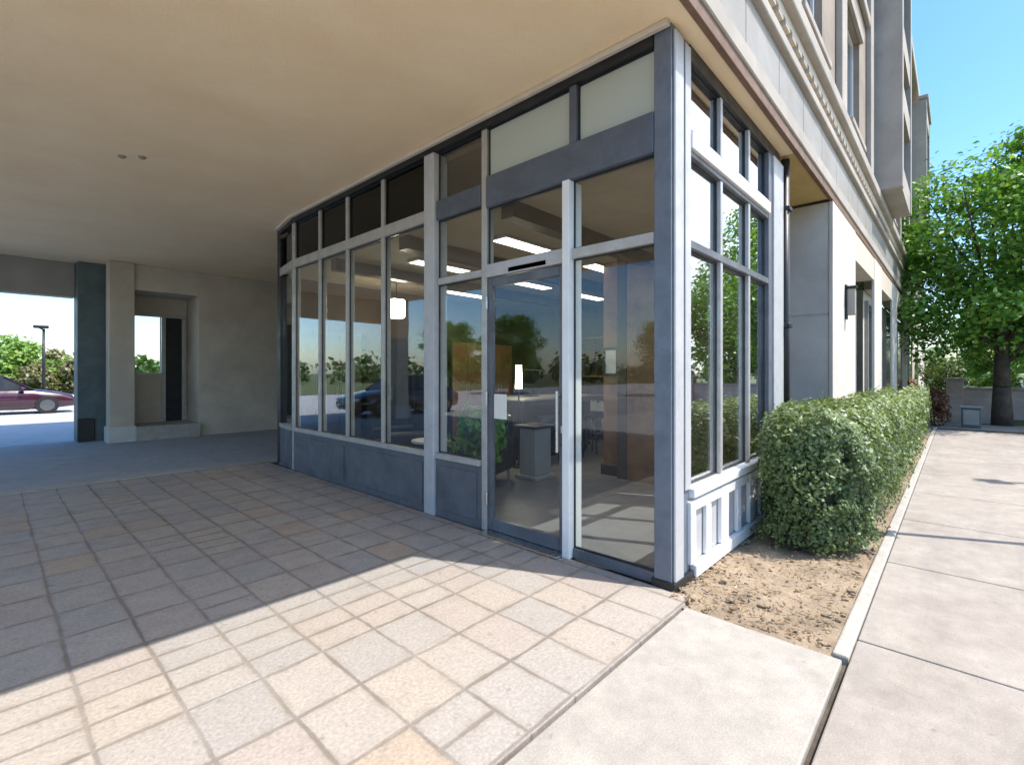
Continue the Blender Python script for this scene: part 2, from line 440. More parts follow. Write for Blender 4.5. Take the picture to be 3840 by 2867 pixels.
# ------------------------------------------------------------------ hedge
def hedge():
    x0, x1, yc, hw, H = 1.30, 12.6, -.50, .43, 1.13
    from mathutils import noise as mn
    P = []; N = []
    def profile(x):
        # half width shrinks round the near end
        d = x-x0
        k = 1.0 if d > .62 else math.sqrt(max(0.0, 1-((.62-d)/.62)**2))
        return hw*k
    def put(cnt, xa, xb, bias):
        for _ in range(cnt):
            u = random.random()**bias
            x = xa+(xb-xa)*u
            w = profile(x)
            th = random.uniform(-math.pi*.5-.25, math.pi*.5+.25)   # around section, 0 = up
            e = 2.0/5.0
            sx = math.copysign(abs(math.sin(th))**e, math.sin(th)); sz = math.copysign(abs(math.cos(th))**e, math.cos(th))
            hz = H/2
            rr = random.uniform(.80, 1.03)
            if random.random() < .5: rr = random.uniform(.93, 1.05)
            z = hz+hz*sz*rr if abs(th) < 1.6 else random.uniform(.02, .3)
            if random.random() < .55:                               # sides
                z = random.uniform(.10, H*.95); s = random.choice((-1, 1)); rr = random.uniform(.80, 1.04)
                zz = z/H; y = yc+s*w*rr*(1-.35*max(0, zz-.78)/.22)*(.84+.16*min(1, zz/.35))
                n = Vector((0, s, .15))
            else:
                y = yc+sx*w*rr; n = Vector((0, sx, max(.1, sz)))
            b = mn.noise((x*2.3, y*2.3, z*2.3))*.125+mn.noise((x*6, y*6, z*6))*.075
            q = Vector((x, y, z))+n.normalized()*b*1.0
            if x-x0 < .62: n = n+Vector((-1.4*(1-(x-x0)/.62), 0, 0))
            P.append(q); N.append(n)
    put(26000, x0+.03, 4.2, 1.25)
    put(16000, 4.0, x1, 1.6)
    for _ in range(9000):                                            # near rounded end
        a = random.uniform(math.pi*.5, math.pi*1.5); z = random.uniform(.04, H*.99)
        k = random.uniform(.78, 1.05)*(1-.30*max(0, z/H-.80)/.20)*(.80+.20*min(1, z/.4))
        q = Vector((x0+.62+math.cos(a)*.62*k, yc+math.sin(a)*hw*k, z)); n = Vector((math.cos(a), math.sin(a), .2))
        q += n*(mn.noise(q*2.3)*.125+mn.noise(q*6)*.075)
        P.append(q); N.append(n)
    P = np.array([tuple(p) for p in P]); N = np.array([tuple(n) for n in N])
    N = N/np.linalg.norm(N, axis=1, keepdims=True)+rand_dir(len(N))*.75+np.array([0, 0, .25])
    t = thing('hedge', 'clipped green boxwood hedge along the planting bed beside the sidewalk', 'hedge', (x0+.6, yc, 0))
    rr = np.random.RandomState(9)
    keep = np.array([mn.noise((p[0]*5, p[1]*5, p[2]*5+7)) > -.44 for p in P])      # thin, twiggy gaps
    P = P[keep]; N = N[keep]
    sp = rr.rand(len(P)) < .05
    P[sp] += (N[sp]/np.linalg.norm(N[sp], axis=1, keepdims=True))*rr.uniform(.02, .075, (sp.sum(), 1))
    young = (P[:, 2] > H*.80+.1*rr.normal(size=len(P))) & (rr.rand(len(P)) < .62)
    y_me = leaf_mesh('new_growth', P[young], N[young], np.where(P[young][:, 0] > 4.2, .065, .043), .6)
    P = P[~young]; N = N[~young]
    far = P[:, 0] > 4.2
    me = leaf_mesh('foliage', P, N, np.where(far, .06, .038), .6)
    link('foliage', me, M['leaf_hedge'], t)
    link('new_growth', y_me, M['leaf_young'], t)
    core = MB()
    bm = core.bm
    rings = []
    for i in range(40):
        x = x0+.12+(x1-.1-x0-.12)*(i/39)**1.6
        w = profile(x)*.62
        hh = H*.80
        ring = [(x, yc-w*.8, .05), (x, yc-w, .35), (x, yc-w, hh*.8), (x, yc-w*.6, hh), (x, yc+w*.6, hh), (x, yc+w, hh*.8), (x, yc+w, .35), (x, yc+w*.8, .05)]
        rings.append([bm.verts.new(p) for p in ring])
    for a, b in zip(rings, rings[1:]):
        for k in range(8): bm.faces.new((a[k], a[(k+1) % 8], b[(k+1) % 8], b[k]))
    bm.faces.new(rings[0]); bm.faces.new(rings[-1][::-1])
    core.build('branch_core', M['twig'], t)
    for i in range(7):
        st = MB()
        x = x0+.25+i*.28+random.uniform(-.05, .05)
        st.cyl((x, yc+random.uniform(-.15, .1), -.03), (x+random.uniform(-.05, .05), yc+random.uniform(-.15, .15), .35), .016, .01, 7)
        st.build('stem', M['bark'], t)
hedge()

# litter on the bed
def litter():
    n = 620
    x = -.1+np.random.rand(n)**1.5*2.6; y = np.random.uniform(-.9, -.04, n)
    P = np.stack([x, y, np.random.uniform(-.002, .02, n)], 1)
    N = rand_dir(n)*.55+np.array([0, 0, 1.0])
    o = link('leaf_litter', leaf_mesh('leaf_litter', P, N, np.full(n, .032), .5), M['leaf_dry'])
    tag(o, 'dry brown leaf litter scattered over the bare planting bed', 'leaf litter', kind='stuff')
litter()

def clods():
    rs = random.Random(3); bm = bmesh.new()
    for i in range(260):
        x = -.1+rs.random()**1.4*2.4; y = rs.uniform(-.92, -.03); r = rs.uniform(.004, .016) if rs.random() < .9 else rs.uniform(.016, .03)
        if rs.random() < .35: y = -.04-abs(rs.gauss(0, .03)) if rs.random() < .5 else -.93+abs(rs.gauss(0, .03))
        t = bmesh.ops.create_icosphere(bm, subdivisions=1, radius=r)
        sx, sy, sz = rs.uniform(.7, 1.5), rs.uniform(.7, 1.5), rs.uniform(.5, .9)
        for v in t['verts']:
            v.co = Vector((x+v.co.x*sx*rs.uniform(.8, 1.2), y+v.co.y*sy, -.004+v.co.z*sz*rs.uniform(.8, 1.2)))
    for i in range(90):
        x = -.1+rs.random()**1.3*2.0; y = rs.uniform(-.9, -.05); a = rs.uniform(0, 6.28); l = rs.uniform(.03, .09)
        t = bmesh.ops.create_cone(bm, cap_ends=True, segments=5, radius1=.003, radius2=.002, depth=l)
        m = Matrix.Translation((x, y, .012)) @ Matrix.Rotation(a, 4, 'Z') @ Matrix.Rotation(R(86), 4, 'X')
        bmesh.ops.transform(bm, matrix=m, verts=t['verts'])
    me = bpy.data.meshes.new('soil_clods'); bm.to_mesh(me); bm.free()
    tag(link('soil_clods', me, M['soil']), 'loose clods and twigs lying on the dry soil of the planting bed', 'soil clods', kind='stuff')
clods()
# ------------------------------------------------------------------ trees
def make_tree(name, label, loc, H, trunk_h, rx, rz, n, size, leaf, seed, group=None, clumps=46, gap=.55, off=(0, 0)):
    rs = np.random.RandomState(seed); rd = random.Random(seed)
    t = thing(name, label, 'tree', loc, 0, group)
    tr = MB()
    r0 = .022*H
    pts = [(0, 0, -.1), (.02*H*rd.uniform(-1, 1), .02*H*rd.uniform(-1, 1), trunk_h*.6), (off[0]*.4, off[1]*.4, trunk_h*1.05), (off[0]*.7, off[1]*.7, trunk_h+rz*.9)]
    rad = [r0*1.35, r0, r0*.85, r0*.35]
    for i in range(3): tr.cyl(pts[i], pts[i+1], rad[i], rad[i+1], 12)
    cz = trunk_h+rz*.95
    # clump centres fill an uneven ellipsoid
    C = []
    while len(C) < clumps:
        d = rs.normal(size=3); d /= np.linalg.norm(d)
        k = rs.uniform(.25, 1.0)**.6
        c = np.array([off[0]+d[0]*rx*k, off[1]+d[1]*rx*k, cz+d[2]*rz*k])
        if c[2] < trunk_h*.85: continue
        C.append((c, rs.uniform(.16, .34)*rx))
    for c, r in C[::3]:
        b = Vector((off[0]*.5, off[1]*.5, trunk_h+rd.uniform(-.1, .9)*rz*.8))
        mid = (b+Vector(c))*.5+Vector((0, 0, -.05*H))
        tr.cyl(b, mid, r0*.30, r0*.20, 7); tr.cyl(mid, Vector(c), r0*.20, r0*.06, 6)
    tr.build('trunk', M['bark'], t, True, local=True)
    P = []; N = []
    per = n//clumps
    for c, r in C:
        d = rs.normal(size=(per, 3)); d /= np.linalg.norm(d, axis=1, keepdims=True)
        k = rs.uniform(.2, 1, per)**.45
        k *= 1+.25*rs.normal(size=per)*.6
        P.append(c+d*(r*k)[:, None]*np.array([1.15, 1.15, .8])); N.append(d*.6+np.array([0, 0, .7])+rs.normal(size=(per, 3))*.5)
    me = leaf_mesh('crown', np.concatenate(P), np.concatenate(N), np.full(per*clumps, size), .62)
    link('crown', me, leaf, t, local=True)
    return t

street_tree = make_tree('street_tree', 'tall leafy green street tree with dark trunk beside the sidewalk', (16.8, -2.4, -.05), 8.6, 1.9, 3.15, 3.3, 30000, .17, M['leaf_tree'], 3, None, 100)
background_tree = make_tree('background_tree', 'green tree at right frame edge standing behind the street tree', (22.0, -6.5, -.1), 8, 1.6, 3.6, 2.7, 12000, .24, M['leaf_tree'], 8, None, 60)
ll = make_tree('parking_tree', 'bright lime green tree seen through the opening behind the maroon car', (-2.5, 34.5, -.2), 5, .5, 2.6, 1.35, 9000, .24, M['leaf_lime'], 5, None, 40)
lo_ = make_tree('parking_shrub', 'pale olive shrub behind the parked maroon car near the dark pier', (-.7, 33.0, -.2), 4, .35, 1.7, 1.35, 5000, .2, M['leaf_olive'], 12, None, 26)
lo_['category'] = 'shrub'
for i, (x, y, s, rz_) in enumerate([(2, -25, .62, .3), (9.5, -27, .70, 1.7), (15.5, -24, .52, 2.9), (-7.5, -25, .7, 4.2), (23.5, -27, .75, 5.2), (30, -24, .6, .9)]):
    c = copy_tree(street_tree); c.location = (x, y, -.2); c.rotation_euler = (0, 0, rz_); c.scale = (s, s, s)
    c['label'] = 'green tree across the street, mirrored in the side glass of the shop'; c['group'] = 'trees across the street'
for i, (x, y, s) in enumerate([(-22, 22, .7), (-26, 12, .62), (-24, 31, .75)]):
    c = copy_tree(street_tree); c.location = (x, y, -.2); c.rotation_euler = (0, 0, i*2.1); c.scale = (s, s, s)
    c['label'] = 'green tree beyond the car park, mirrored in the shop glass'; c['group'] = 'trees beyond the car park'

def treeline():
    rs = np.random.RandomState(21)
    k = 420
    a = rs.uniform(0, 2*math.pi, k); r = rs.uniform(74, 92, k); h = rs.uniform(2.2, 5.4, k)
    P = []; N = []
    for i in range(k):
        n = 80
        d = rs.normal(size=(n, 3)); d /= np.linalg.norm(d, axis=1, keepdims=True)
        c = np.array([r[i]*math.cos(a[i]), r[i]*math.sin(a[i]), h[i]*.45])
        P.append(c+d*np.array([2.1, 2.1, h[i]*.55])*rs.uniform(.5, 1.05, (n, 1))); N.append(d+rs.normal(size=(n, 3))*.5)
    o = link('far_trees', leaf_mesh('far_trees', np.concatenate(P), np.concatenate(N), np.full(k*80, .95), .7), M['leaf_far'])
    tag(o, 'distant belt of green trees along the horizon', 'tree belt', kind='stuff')
treeline()
# rust shrub, brick wall and cabinet at the end of the sidewalk
def shrub(name, label, loc, rx, ry, rz, n, size, leaf, seed):
    rs = np.random.RandomState(seed)
    t = thing(name, label, 'shrub', loc)
    C = [(rs.uniform(-1, 1, 3)*np.array([rx, ry, rz])*.62+np.array([0, 0, rz*.95]), rs.uniform(.3, .5)) for _ in range(18)]
    P = []; N = []
    for c, r in C:
        k = n//18
        d = rs.normal(size=(k, 3)); d /= np.linalg.norm(d, axis=1, keepdims=True)
        P.append(c+d*(rs.uniform(.4, 1.1, k)**.5)[:, None]*r*np.array([rx, ry, rz])); N.append(d+rs.normal(size=(k, 3))*.5+np.array([0, 0, .4]))
    P = np.concatenate(P); P[:, 2] = np.maximum(P[:, 2], .02)
    link('foliage', leaf_mesh('foliage', P, np.concatenate(N), np.full(len(P), size), .6), leaf, t, local=True)
    st = MB()
    for i in range(6):
        a = i*1.05; st.cyl((.04*math.cos(a), .04*math.sin(a), -.05), (rx*.5*math.cos(a), ry*.5*math.sin(a), rz*1.2), .02, .008, 6)
    st.build('stem', M['bark'], t, local=True)
    return t
shrub('rust_shrub', 'rust brown shrub at the far end of the sidewalk past the hedge', (15.6, -.95, -.03), .62, .42, .56, 3600, .075, M['leaf_rust'], 4)
shrub('low_shrub', 'small dark green shrub below the brick wall under the street tree', (17.2, -3.55, -.05), .8, .5, .22, 2400, .08, M['leaf_tree'], 6)

def brick_wall():
    t = thing('brick_wall', 'low pinkish brick garden wall with pale coping behind the street tree', 'wall', (19.5, -4, -.2))
    MB().box(19.4, -10.5, -.3, 19.65, -1.5, .92, .01).build('wall_body', M['brick'], t)
    cp = MB().box(19.34, -10.5, .923, 19.71, -1.5, 1.02, .02, 2).build('coping', M['kerb'], t)
    for y in (-1.35, -4.6, -7.8):
        pr = MB().box(19.27, y-.25, -.3, 19.78, y+.2, 1.22, .01).build('pier', M['brick'], t)
        MB().box(19.2, y-.32, 1.223, 19.85, y+.27, 1.33, .02, 2).build('pier_cap', M['kerb'], pr)
brick_wall()
for i, (x, y, r, h, lf, lab) in enumerate([(21.4, -2.6, .9, .95, 'leaf_tree', 'round green shrub behind the brick wall nearest the street tree trunk'), (21.6, -4.6, 1.0, 1.1, 'leaf_rust', 'reddish shrub behind the middle of the brick wall'),
        (21.5, -6.6, .9, 1.0, 'leaf_tree', 'round green shrub behind the brick wall at the frame edge'), (22.0, -.9, 1.0, 1.25, 'leaf_hedge', 'grey green shrub behind the brick wall end beside the building'), (20.6, .4, .9, .8, 'leaf_rust', 'rust shrub at the foot of the building past the brick wall')]):
    shrub('garden_shrub', lab, (x, y, -.2), r, r, h, 2600, .13, M[lf], 30+i)
for i, (x, y, sc_) in enumerate([(31, -3, .62), (34, -8.5, .7), (30, 2.5, .5)]):
    c = copy_tree(street_tree); c.location = (x, y, -.2); c.rotation_euler = (0, 0, 1.3+i*1.9); c.scale = (sc_,)*3
    c['label'] = ['green tree beyond the brick wall framed under the street tree crown', 'larger green tree beyond the brick wall at the frame edge', 'small green tree beyond the brick wall close to the building end'][i]
def cabinet():
    t = thing('utility_cabinet', 'small grey green utility cabinet standing at the far end of the sidewalk', 'cabinet', (15.4, -1.7, -.03))
    MB().box(15.2, -1.92, -.03, 15.6, -1.52, .52, .02, 2).build('cabinet_body', M['teal_dark'], t)
    MB().box(15.16, -1.96, .523, 15.64, -1.48, .57, .015, 2).build('lid', M['panel'], t)
    MB().box(15.185, -1.88, .06, 15.198, -1.56, .47, .004).build('door', M['panel'], t)
cabinet()
sheet('far_path', 14.85, -12, 16.9, -.2, -.028, .05, M['walk'])

# car park lamp post; unseen sign posts below cast the sidewalk's dark lines
def lamp_post(loc, label, h, arm, group=None):
    t = thing('street_lamp', label, 'street lamp', loc, 0, group)
    MB().cyl((0, 0, -.1), (0, 0, h), .075, .05, 14).build('pole', M['dark'], t, True, local=True)
    MB().box(-.17, -.17, -.05, .17, .17, .28, .03, 2).build('base', M['dark'], t, local=True)
    MB().cyl((0, 0, h-.05), (arm, 0, h+.1), .035, .03, 10).build('arm', M['dark'], t, True, local=True)
    MB().box(arm-.1, -.14, h+.02, arm+.42, .14, h+.16, .04, 2).build('lamp_head', M['dark'], t, local=True)
    return t
lamp_post((-1.48, 29.2, -.05), 'tall dark car park lamp post with single head against the sky', 3.55, -.25)

def sign_post(loc, h, label):
    t = thing('sign_post', label, 'sign', loc, R(35))
    MB().cyl((0, 0, -.1), (0, 0, h), .042, .042, 12).build('post', M['steel'], t, True, local=True)
    MB().box(-.16, -.012, h-.55, .16, -.045, h-.1, .004).build('plate', M['paper'], t, local=True)
sign_post((3.25, -2.50, 0), 3.6, 'grey steel sign post by the street whose shadow falls across the sidewalk')
sign_post((6.74, -2.94, 0), 2.55, 'second grey steel sign post further along the street')
# ------------------------------------------------------------------ cars
def make_car(label, loc, rz, paint, group):
    t = thing('parked_car', label, 'car', loc, rz, group)
    L = 4.5
    bm = bmesh.new()
    # stations along the length: x, half width at sill/belt, sill z, belt z
    st = [(-2.25, .70, .42, .62), (-2.12, .82, .27, .80), (-1.55, .87, .22, .90), (-.6, .88, .21, .93), (.5, .88, .21, .92),
          (1.0, .88, .21, .90), (1.75, .85, .22, .78), (2.12, .78, .26, .66), (2.25, .66, .36, .55)]
    rings = []
    for x, w, z0, z1 in st:
        zm = (z0+z1)/2
        r = [(-w*.92, z0), (-w, zm-.05), (-w*.97, z1-.06), (-w*.84, z1), (0, z1+.025), (w*.84, z1), (w*.97, z1-.06), (w, zm-.05), (w*.92, z0)]
        rings.append([bm.verts.new((x, y, z)) for y, z in r])
    for a, b in zip(rings, rings[1:]):
        for k in range(9): bm.faces.new((a[k], a[(k+1) % 9], b[(k+1) % 9], b[k]))
    bm.faces.new(rings[0][::-1]); bm.faces.new(rings[-1])
    bmesh.ops.recalc_face_normals(bm, faces=bm.faces)
    me = bpy.data.meshes.new('body'); bm.to_mesh(me); bm.free()
    body = link('body', me, paint, t, True, local=True)
    # glasshouse
    bm = bmesh.new()
    cab = [(-1.72, .74, .88, .90), (-1.05, .62, .88, 1.34), (-.35, .62, .90, 1.42), (.25, .62, .90, 1.38), (1.02, .76, .88, .905)]
    rings = []
    for x, wt, z0, z1 in cab:
        rings.append([bm.verts.new(p) for p in ((x, -.80, z0), (x, -wt, z1), (x, wt, z1), (x, .80, z0))])
    for a, b in zip(rings, rings[1:]):
        for k in range(4): bm.faces.new((a[k], a[(k+1) % 4], b[(k+1) % 4], b[k]))
    bmesh.ops.recalc_face_normals(bm, faces=bm.faces)
    me = bpy.data.meshes.new('window'); bm.to_mesh(me); bm.free()
    link('window', me, M['carglass'], t, local=True)
    rf = bmesh.new()
    for (x0, x1, z0, z1) in ((-1.02, -.35, 1.352, 1.432), (-.35, .25, 1.432, 1.392)):
        a = [rf.verts.new(p) for p in ((x0, -.63, z0), (x0, .63, z0), (x1, .63, z1), (x1, -.63, z1))]; rf.faces.new(a)
    e = bmesh.ops.extrude_face_region(rf, geom=list(rf.faces)); bmesh.ops.translate(rf, vec=(0, 0, .03), verts=[v for v in e['geom'] if isinstance(v, bmesh.types.BMVert)])
    bmesh.ops.recalc_face_normals(rf, faces=rf.faces)
    me = bpy.data.meshes.new('roof'); rf.to_mesh(me); rf.free(); link('roof', me, paint, t, True, local=True)
    for s in (-1, 1):
        for p0, p1 in (((-1.72, s*.775, .9), (-1.05, s*.64, 1.36)), ((1.02, s*.775, .9), (.25, s*.64, 1.39)), ((-.3, s*.805, .9), (-.3, s*.645, 1.40))):
            MB().cyl(p0, p1, .03, n=6).build('roof_pillar', paint, t, local=True)
    for x in (-1.38, 1.38):
        for s in (-1, 1):
            w = MB().cyl((x, s*.70, .32), (x, s*.895, .32), .325, n=26).build('wheel', M['tyre'], t, local=True)
            MB().cyl((x, s*.88, .32), (x, s*.905, .32), .21, n=20).build('rim', M['rim'], w, local=True)
    for s in (-1, 1):
        MB().ball((2.13, s*.58, .60), .12, .16, .07).build('headlight', M['head'], t, True, local=True)
        MB().ball((-2.16, s*.60, .70), .08, .16, .07).build('taillight', M['tail'], t, True, local=True)
        MB().ball((.72, s*.95, .96), .08, .09, .06).build('wing_mirror', paint, t, True, local=True)
    return t
g = 'cars in the car park'
make_car('dark maroon car parked in the sunlit lot seen through the opening', (-3.07, 24.55, -.03), 0, M['maroon'], g)
make_car('pale white car parked behind the dark maroon one', (-3.7, 27.7, -.03), R(3), M['white_car'], g)
c2 = make_car('black car parked beyond the drive, mirrored in the shop glass', (-7.2, 13.9, -.03), R(0), M['black_car'], g)

# ------------------------------------------------------------------ building
ZS = 3.92
FY = -.15
B = thing('corner_building', 'large pale apartment building with bay windows and a tan soffit over the forecourt', 'building', (8, 6, 0))
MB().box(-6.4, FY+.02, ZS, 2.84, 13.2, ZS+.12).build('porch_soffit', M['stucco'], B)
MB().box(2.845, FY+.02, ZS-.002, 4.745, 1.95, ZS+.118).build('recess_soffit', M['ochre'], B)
for (x, y) in ((-2.18, 5.42), (-2.02, 5.28)):
    f = MB().cyl((x, y, ZS-.018), (x, y, ZS-.001), .03, .04, 18).build('ceiling_fitting', M['tan_wall'], B)
# fascia at the street edge, from the bottom up
MB().box(-6.5, FY-.03, ZS-.03, 14, FY+.018, ZS+.075, .004).build('drip_edge', M['brown'], B)
MB().box(-6.5, FY-.05, ZS+.078, 30, FY+.018, ZS+.24, .01).build('fascia', M['trim'], B)
pn = MB()
for i in range(-6, 30):
    pn.box(i*1.0+.006, FY-.03, ZS+.243, i+.994, FY+.018, ZS+.70, .006)
pn.build('cladding_panel', M['panel'], B)
MB().box(-6.5, FY-.09, ZS+.703, 30, FY+.018, ZS+.82, .015, 2).build('moulding', M['trim'], B)
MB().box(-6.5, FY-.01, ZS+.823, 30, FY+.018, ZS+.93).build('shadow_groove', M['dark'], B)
comb = [(-6.4, ZS+1.081), (-6.4, ZS+.99)]
for i in range(-25, 120):
    comb += [(i*.25+.03, ZS+.99), (i*.25+.03, ZS+.934), (i*.25+.19, ZS+.934), (i*.25+.19, ZS+.99)]
comb += [(30, ZS+.99), (30, ZS+1.081)]
MB().prism(comb, FY-.08, FY-.012).build('dentil_course', M['cream'], B)
MB().box(-6.5, FY-.010, ZS+.934, 30, FY+.01, ZS+1.081).build('dentil_backing', M['tan_wall'], B)
MB().box(-6.55, FY-.16, ZS+1.083, 30, FY+.018, ZS+1.26, .02, 2).build('cornice', M['trim'], B)
# porch wing roof block and side fascia
MB().box(-6.5, FY+.02, ZS+.122, -.5, 13.2, ZS+1.25).build('porch_roof', M['tan_wall'], B)
MB().box(-6.5, 12.9, 3.17, -1.9, 13.25, ZS-.003).build('downstand_beam', M['panel'], B)
# tall block above
Z0 = ZS+1.263
TOP = 11.75
up = MB()
wins = []
FX0, FX1 = -.5, 30
floors = [(Z0, 8.35), (8.35, TOP-.3)]
wx = [0.5, 3.0, 6.3, 12.6, 16.2, 22.4, 26.2]
def wall_with_holes(mb, x0, x1, z0, z1, holes, y0, y1):
    xs = sorted({x0, x1, *[h[0] for h in holes], *[h[1] for h in holes]})
    for a, b in zip(xs, xs[1:]):
        hs = [h for h in holes if h[0] <= a+1e-6 and h[1] >= b-1e-6]
        if not hs: mb.box(a, y0, z0, b, y1, z1)
        else:
            h = hs[0]
            if h[2] > z0: mb.box(a, y0, z0, b, y1, h[2])
            if h[3] < z1: mb.box(a, y0, h[3], b, y1, z1)
for fi, (a, b) in enumerate(floors):
    hs = [(x, x+1.35, a+.45, a+2.35) for x in wx]
    w = MB(); wall_with_holes(w, FX0, FX1, a+.001, b-.001, hs, FY+.03, FY+.30)
    w.build('upper_wall', M['tan_wall'] if fi == 0 else M['mauve_wall'], B)
    for h in hs:
        fr = MB()
        fr.box(h[0], FY+.12, h[2], h[0]+.07, FY+.2, h[3]).box(h[1]-.07, FY+.12, h[2], h[1], FY+.2, h[3])
        fr.box(h[0]+.07, FY+.12, h[2], h[1]-.07, FY+.2, h[2]+.07).box(h[0]+.07, FY+.12, h[3]-.07, h[1]-.07, FY+.2, h[3])
        fr.box((h[0]+h[1])/2-.03, FY+.125, h[2]+.07, (h[0]+h[1])/2+.03, FY+.195, h[3]-.07)
        wn = fr.build('window', M['whitepost'], B)
        MB().box(h[0]+.02, FY+.155, h[2]+.02, h[1]-.02, FY+.165, h[3]-.02).build('pane', M['winglass'], wn)
        MB().box(h[0]-.08, FY-.07, h[2]-.1, h[1]+.08, FY+.118, h[2]-.002, .01).build('sill', M['trim'], wn)
        MB().box(h[0]-.06, FY-.03, h[3]+.002, h[1]+.06, FY+.028, h[3]+.16, .008).build('lintel', M['trim'], wn)
MB().box(FX0, FY-.05, 8.25, FX1, FY+.028, 8.45, .015).build('string_course', M['trim'], B)
MB().box(FX0-.1, FY-.28, TOP-.30, FX1, FY+.5, TOP, .03, 2).build('roof_cornice', M['trim'], B)
MB().box(FX0, FY+.31, Z0+.02, FX1, 13.0, TOP-.02).build('upper_core', M['tan_wall'], B)
# flat pilasters
for x in (-.45, 2.35, 5.3, 8.5, 11.9, 15.0, 18.4, 21.6, 25.0, 28.5):
    MB().box(x, FY-.06, Z0+.01, x+.42, FY+.028, TOP-.31, .008).build('pilaster', M['trim'], B)
# projecting bays
for x in (9.1, 19.2):
    w = MB()
    w.box(x, FY-.50, Z0+.02, x+.22, FY+.02, TOP-.6, .01).box(x+2.3, FY-.50, Z0+.02, x+2.52, FY+.02, TOP-.6, .01)
    for z in (Z0+.02, 6.9, 8.15, 10.6): w.box(x+.222, FY-.48, z, x+2.298, FY+.018, z+.5)
    b = w.build('bay_window', M['trim'], B)
    MB().box(x+.222, FY-.40, Z0+.53, x+2.298, FY-.385, 10.6).build('bay_pane', M['winglass'], b)
    MB().box(x-.05, FY-.55, TOP-.595, x+2.57, FY-.285, TOP-.45, .02).build('bay_roof', M['trim'], b)
# ground floor beyond the shop: return wall, piers, recessed openings
rw = MB().box(4.76, FY+.022, -.1, 5.06, 2.2, 2.30, .004).box(4.772, FY+.03, 2.302, 5.06, 2.2, 2.328).box(4.76, FY+.022, 2.33, 5.06, 2.2, ZS-.035, .004)
rw.build('return_wall', M['greywall'], B)
px = [(4.745, 6.75), (9.3, 10.6), (13.1, 14.4), (16.9, 18.2), (20.7, 22.0), (24.5, 30)]
for i, (a, b) in enumerate(px):
    p_ = MB().box(a, FY-.03, -.1, b, FY+.02, ZS-.035, .006)
    p_.box(a-.02, FY-.06, -.1, b+.02, FY-.032, .35, .006)
    p_.build('pier', M['white_wall'], B)
for (a, b) in zip(px, px[1:]):
    x0, x1 = a[1], b[0]
    MB().box(x0+.002, FY-.02, 3.42, x1-.002, FY+.3, ZS-.035).build('lintel_beam', M['cream'], B)
    MB().box(x0, FY+.32, -.1, x1, FY+.5, 3.42).build('shop_wall', M['greywall'], B)
    fr = MB()
    fr.box(x0+.25, FY+.25, .75, x0+.33, FY+.318, 3.2).box(x1-.33, FY+.25, .75, x1-.25, FY+.318, 3.2)
    fr.box(x0+.332, FY+.252, .75, x1-.332, FY+.318, .83).box(x0+.332, FY+.252, 3.12, x1-.332, FY+.318, 3.2)
    w = fr.build('window', M['alu'], B)
    MB().box(x0+.332, FY+.28, .83, x1-.332, FY+.30, 3.12).build('pane', M['winglass'], w)
# recess beside the shop
MB().box(2.86, 1.96, -.1, 4.755, 2.1, ZS-.004).build('recess_wall', M['taupe'], B)
rd_ = MB().box(3.35, 1.92, .02, 4.35, 1.955, 2.3, .01).build('recess_door', M['dark'], B)
MB().cyl((3.45, 1.88, .9), (3.45, 1.88, 1.3), .015, n=10).build('handle', M['steel'], rd_)
# wall sconce on the first pier
sn = thing('wall_sconce', 'slim dark wall lantern fixed to the first pale pier past the shop', 'wall lamp', (5.75, FY-.03, 2.35))
MB().box(5.68, FY-.055, 2.32, 5.82, FY-.032, 2.85, .008).build('back_plate', M['dark'], sn)
MB().box(5.69, FY-.16, 2.38, 5.81, FY-.057, 2.78, .015, 2).build('lantern_body', M['panel'], sn)
MB().box(5.67, FY-.18, 2.783, 5.83, FY-.056, 2.82, .008).build('lantern_cap', M['dark'], sn)

# far side of the drive
MB().box(.25, 12.0, -.1, 22, 12.3, ZS-.004).build('drive_wall', M['concrete_wall'], B)
rec = MB().box(-.985, 13.0, 2.952, .245, 13.15, ZS-.004).box(-.985, 13.0, .30, -.86, 13.15, 2.95).box(-.30, 13.0, .30, .245, 13.15, 2.95).box(-.985, 12.0, 3.35, .245, 12.99, ZS-.006)
rec.box(.252, 12.301, -.05, .45, 13.15, ZS-.006).box(-1.29, 12.41, -.05, -.99, 13.15, ZS-.006)
rec.build('entry_recess', M['concrete_wall'], B)
MB().box(-.985, 11.85, -.05, .245, 12.98, .30, .012, 2).build('entry_step', M['kerb'], B)
dr = MB().box(-.93, 12.93, .302, -.84, 12.995, 2.95).box(-.30, 12.93, .302, -.22, 12.995, 2.95).box(.12, 12.93, .302, .2, 12.995, 2.95).box(-.838, 12.932, 2.86, .118, 12.995, 2.95).box(-.838, 12.932, 1.42, -.302, 12.995, 1.5)
ed = dr.build('entry_door', M['alu'], B)
MB().box(-.838, 12.955, 1.502, -.302, 12.975, 2.858).build('upper_pane', M['frostlight'], ed)
MB().box(-.838, 12.955, .302, -.302, 12.975, 1.418).build('lower_panel', M['concrete_wall'], ed)
MB().box(-.218, 12.955, .302, .118, 12.975, 2.858).build('door_leaf', M['dark'], ed)
t = thing('porch_pillar', 'square beige rendered pillar at the far side of the covered drive', 'pillar', (-1.21, 12.2, 0))
MB().box(-1.43, 11.95, -.05, -.99, 12.4, ZS-.004, .012, 2).build('shaft', M['beige'], t)
MB().box(-1.46, 11.92, -.05, -.96, 12.43, .32, .015, 2).build('plinth', M['greywall'], t)
t = thing('porch_pier', 'dark teal pier beside the opening to the car park', 'pillar', (-1.65, 12.9, 0))
MB().box(-1.885, 12.55, -.05, -1.30, 13.2, ZS-.006, .01).build('shaft', M['teal_dark'], t)
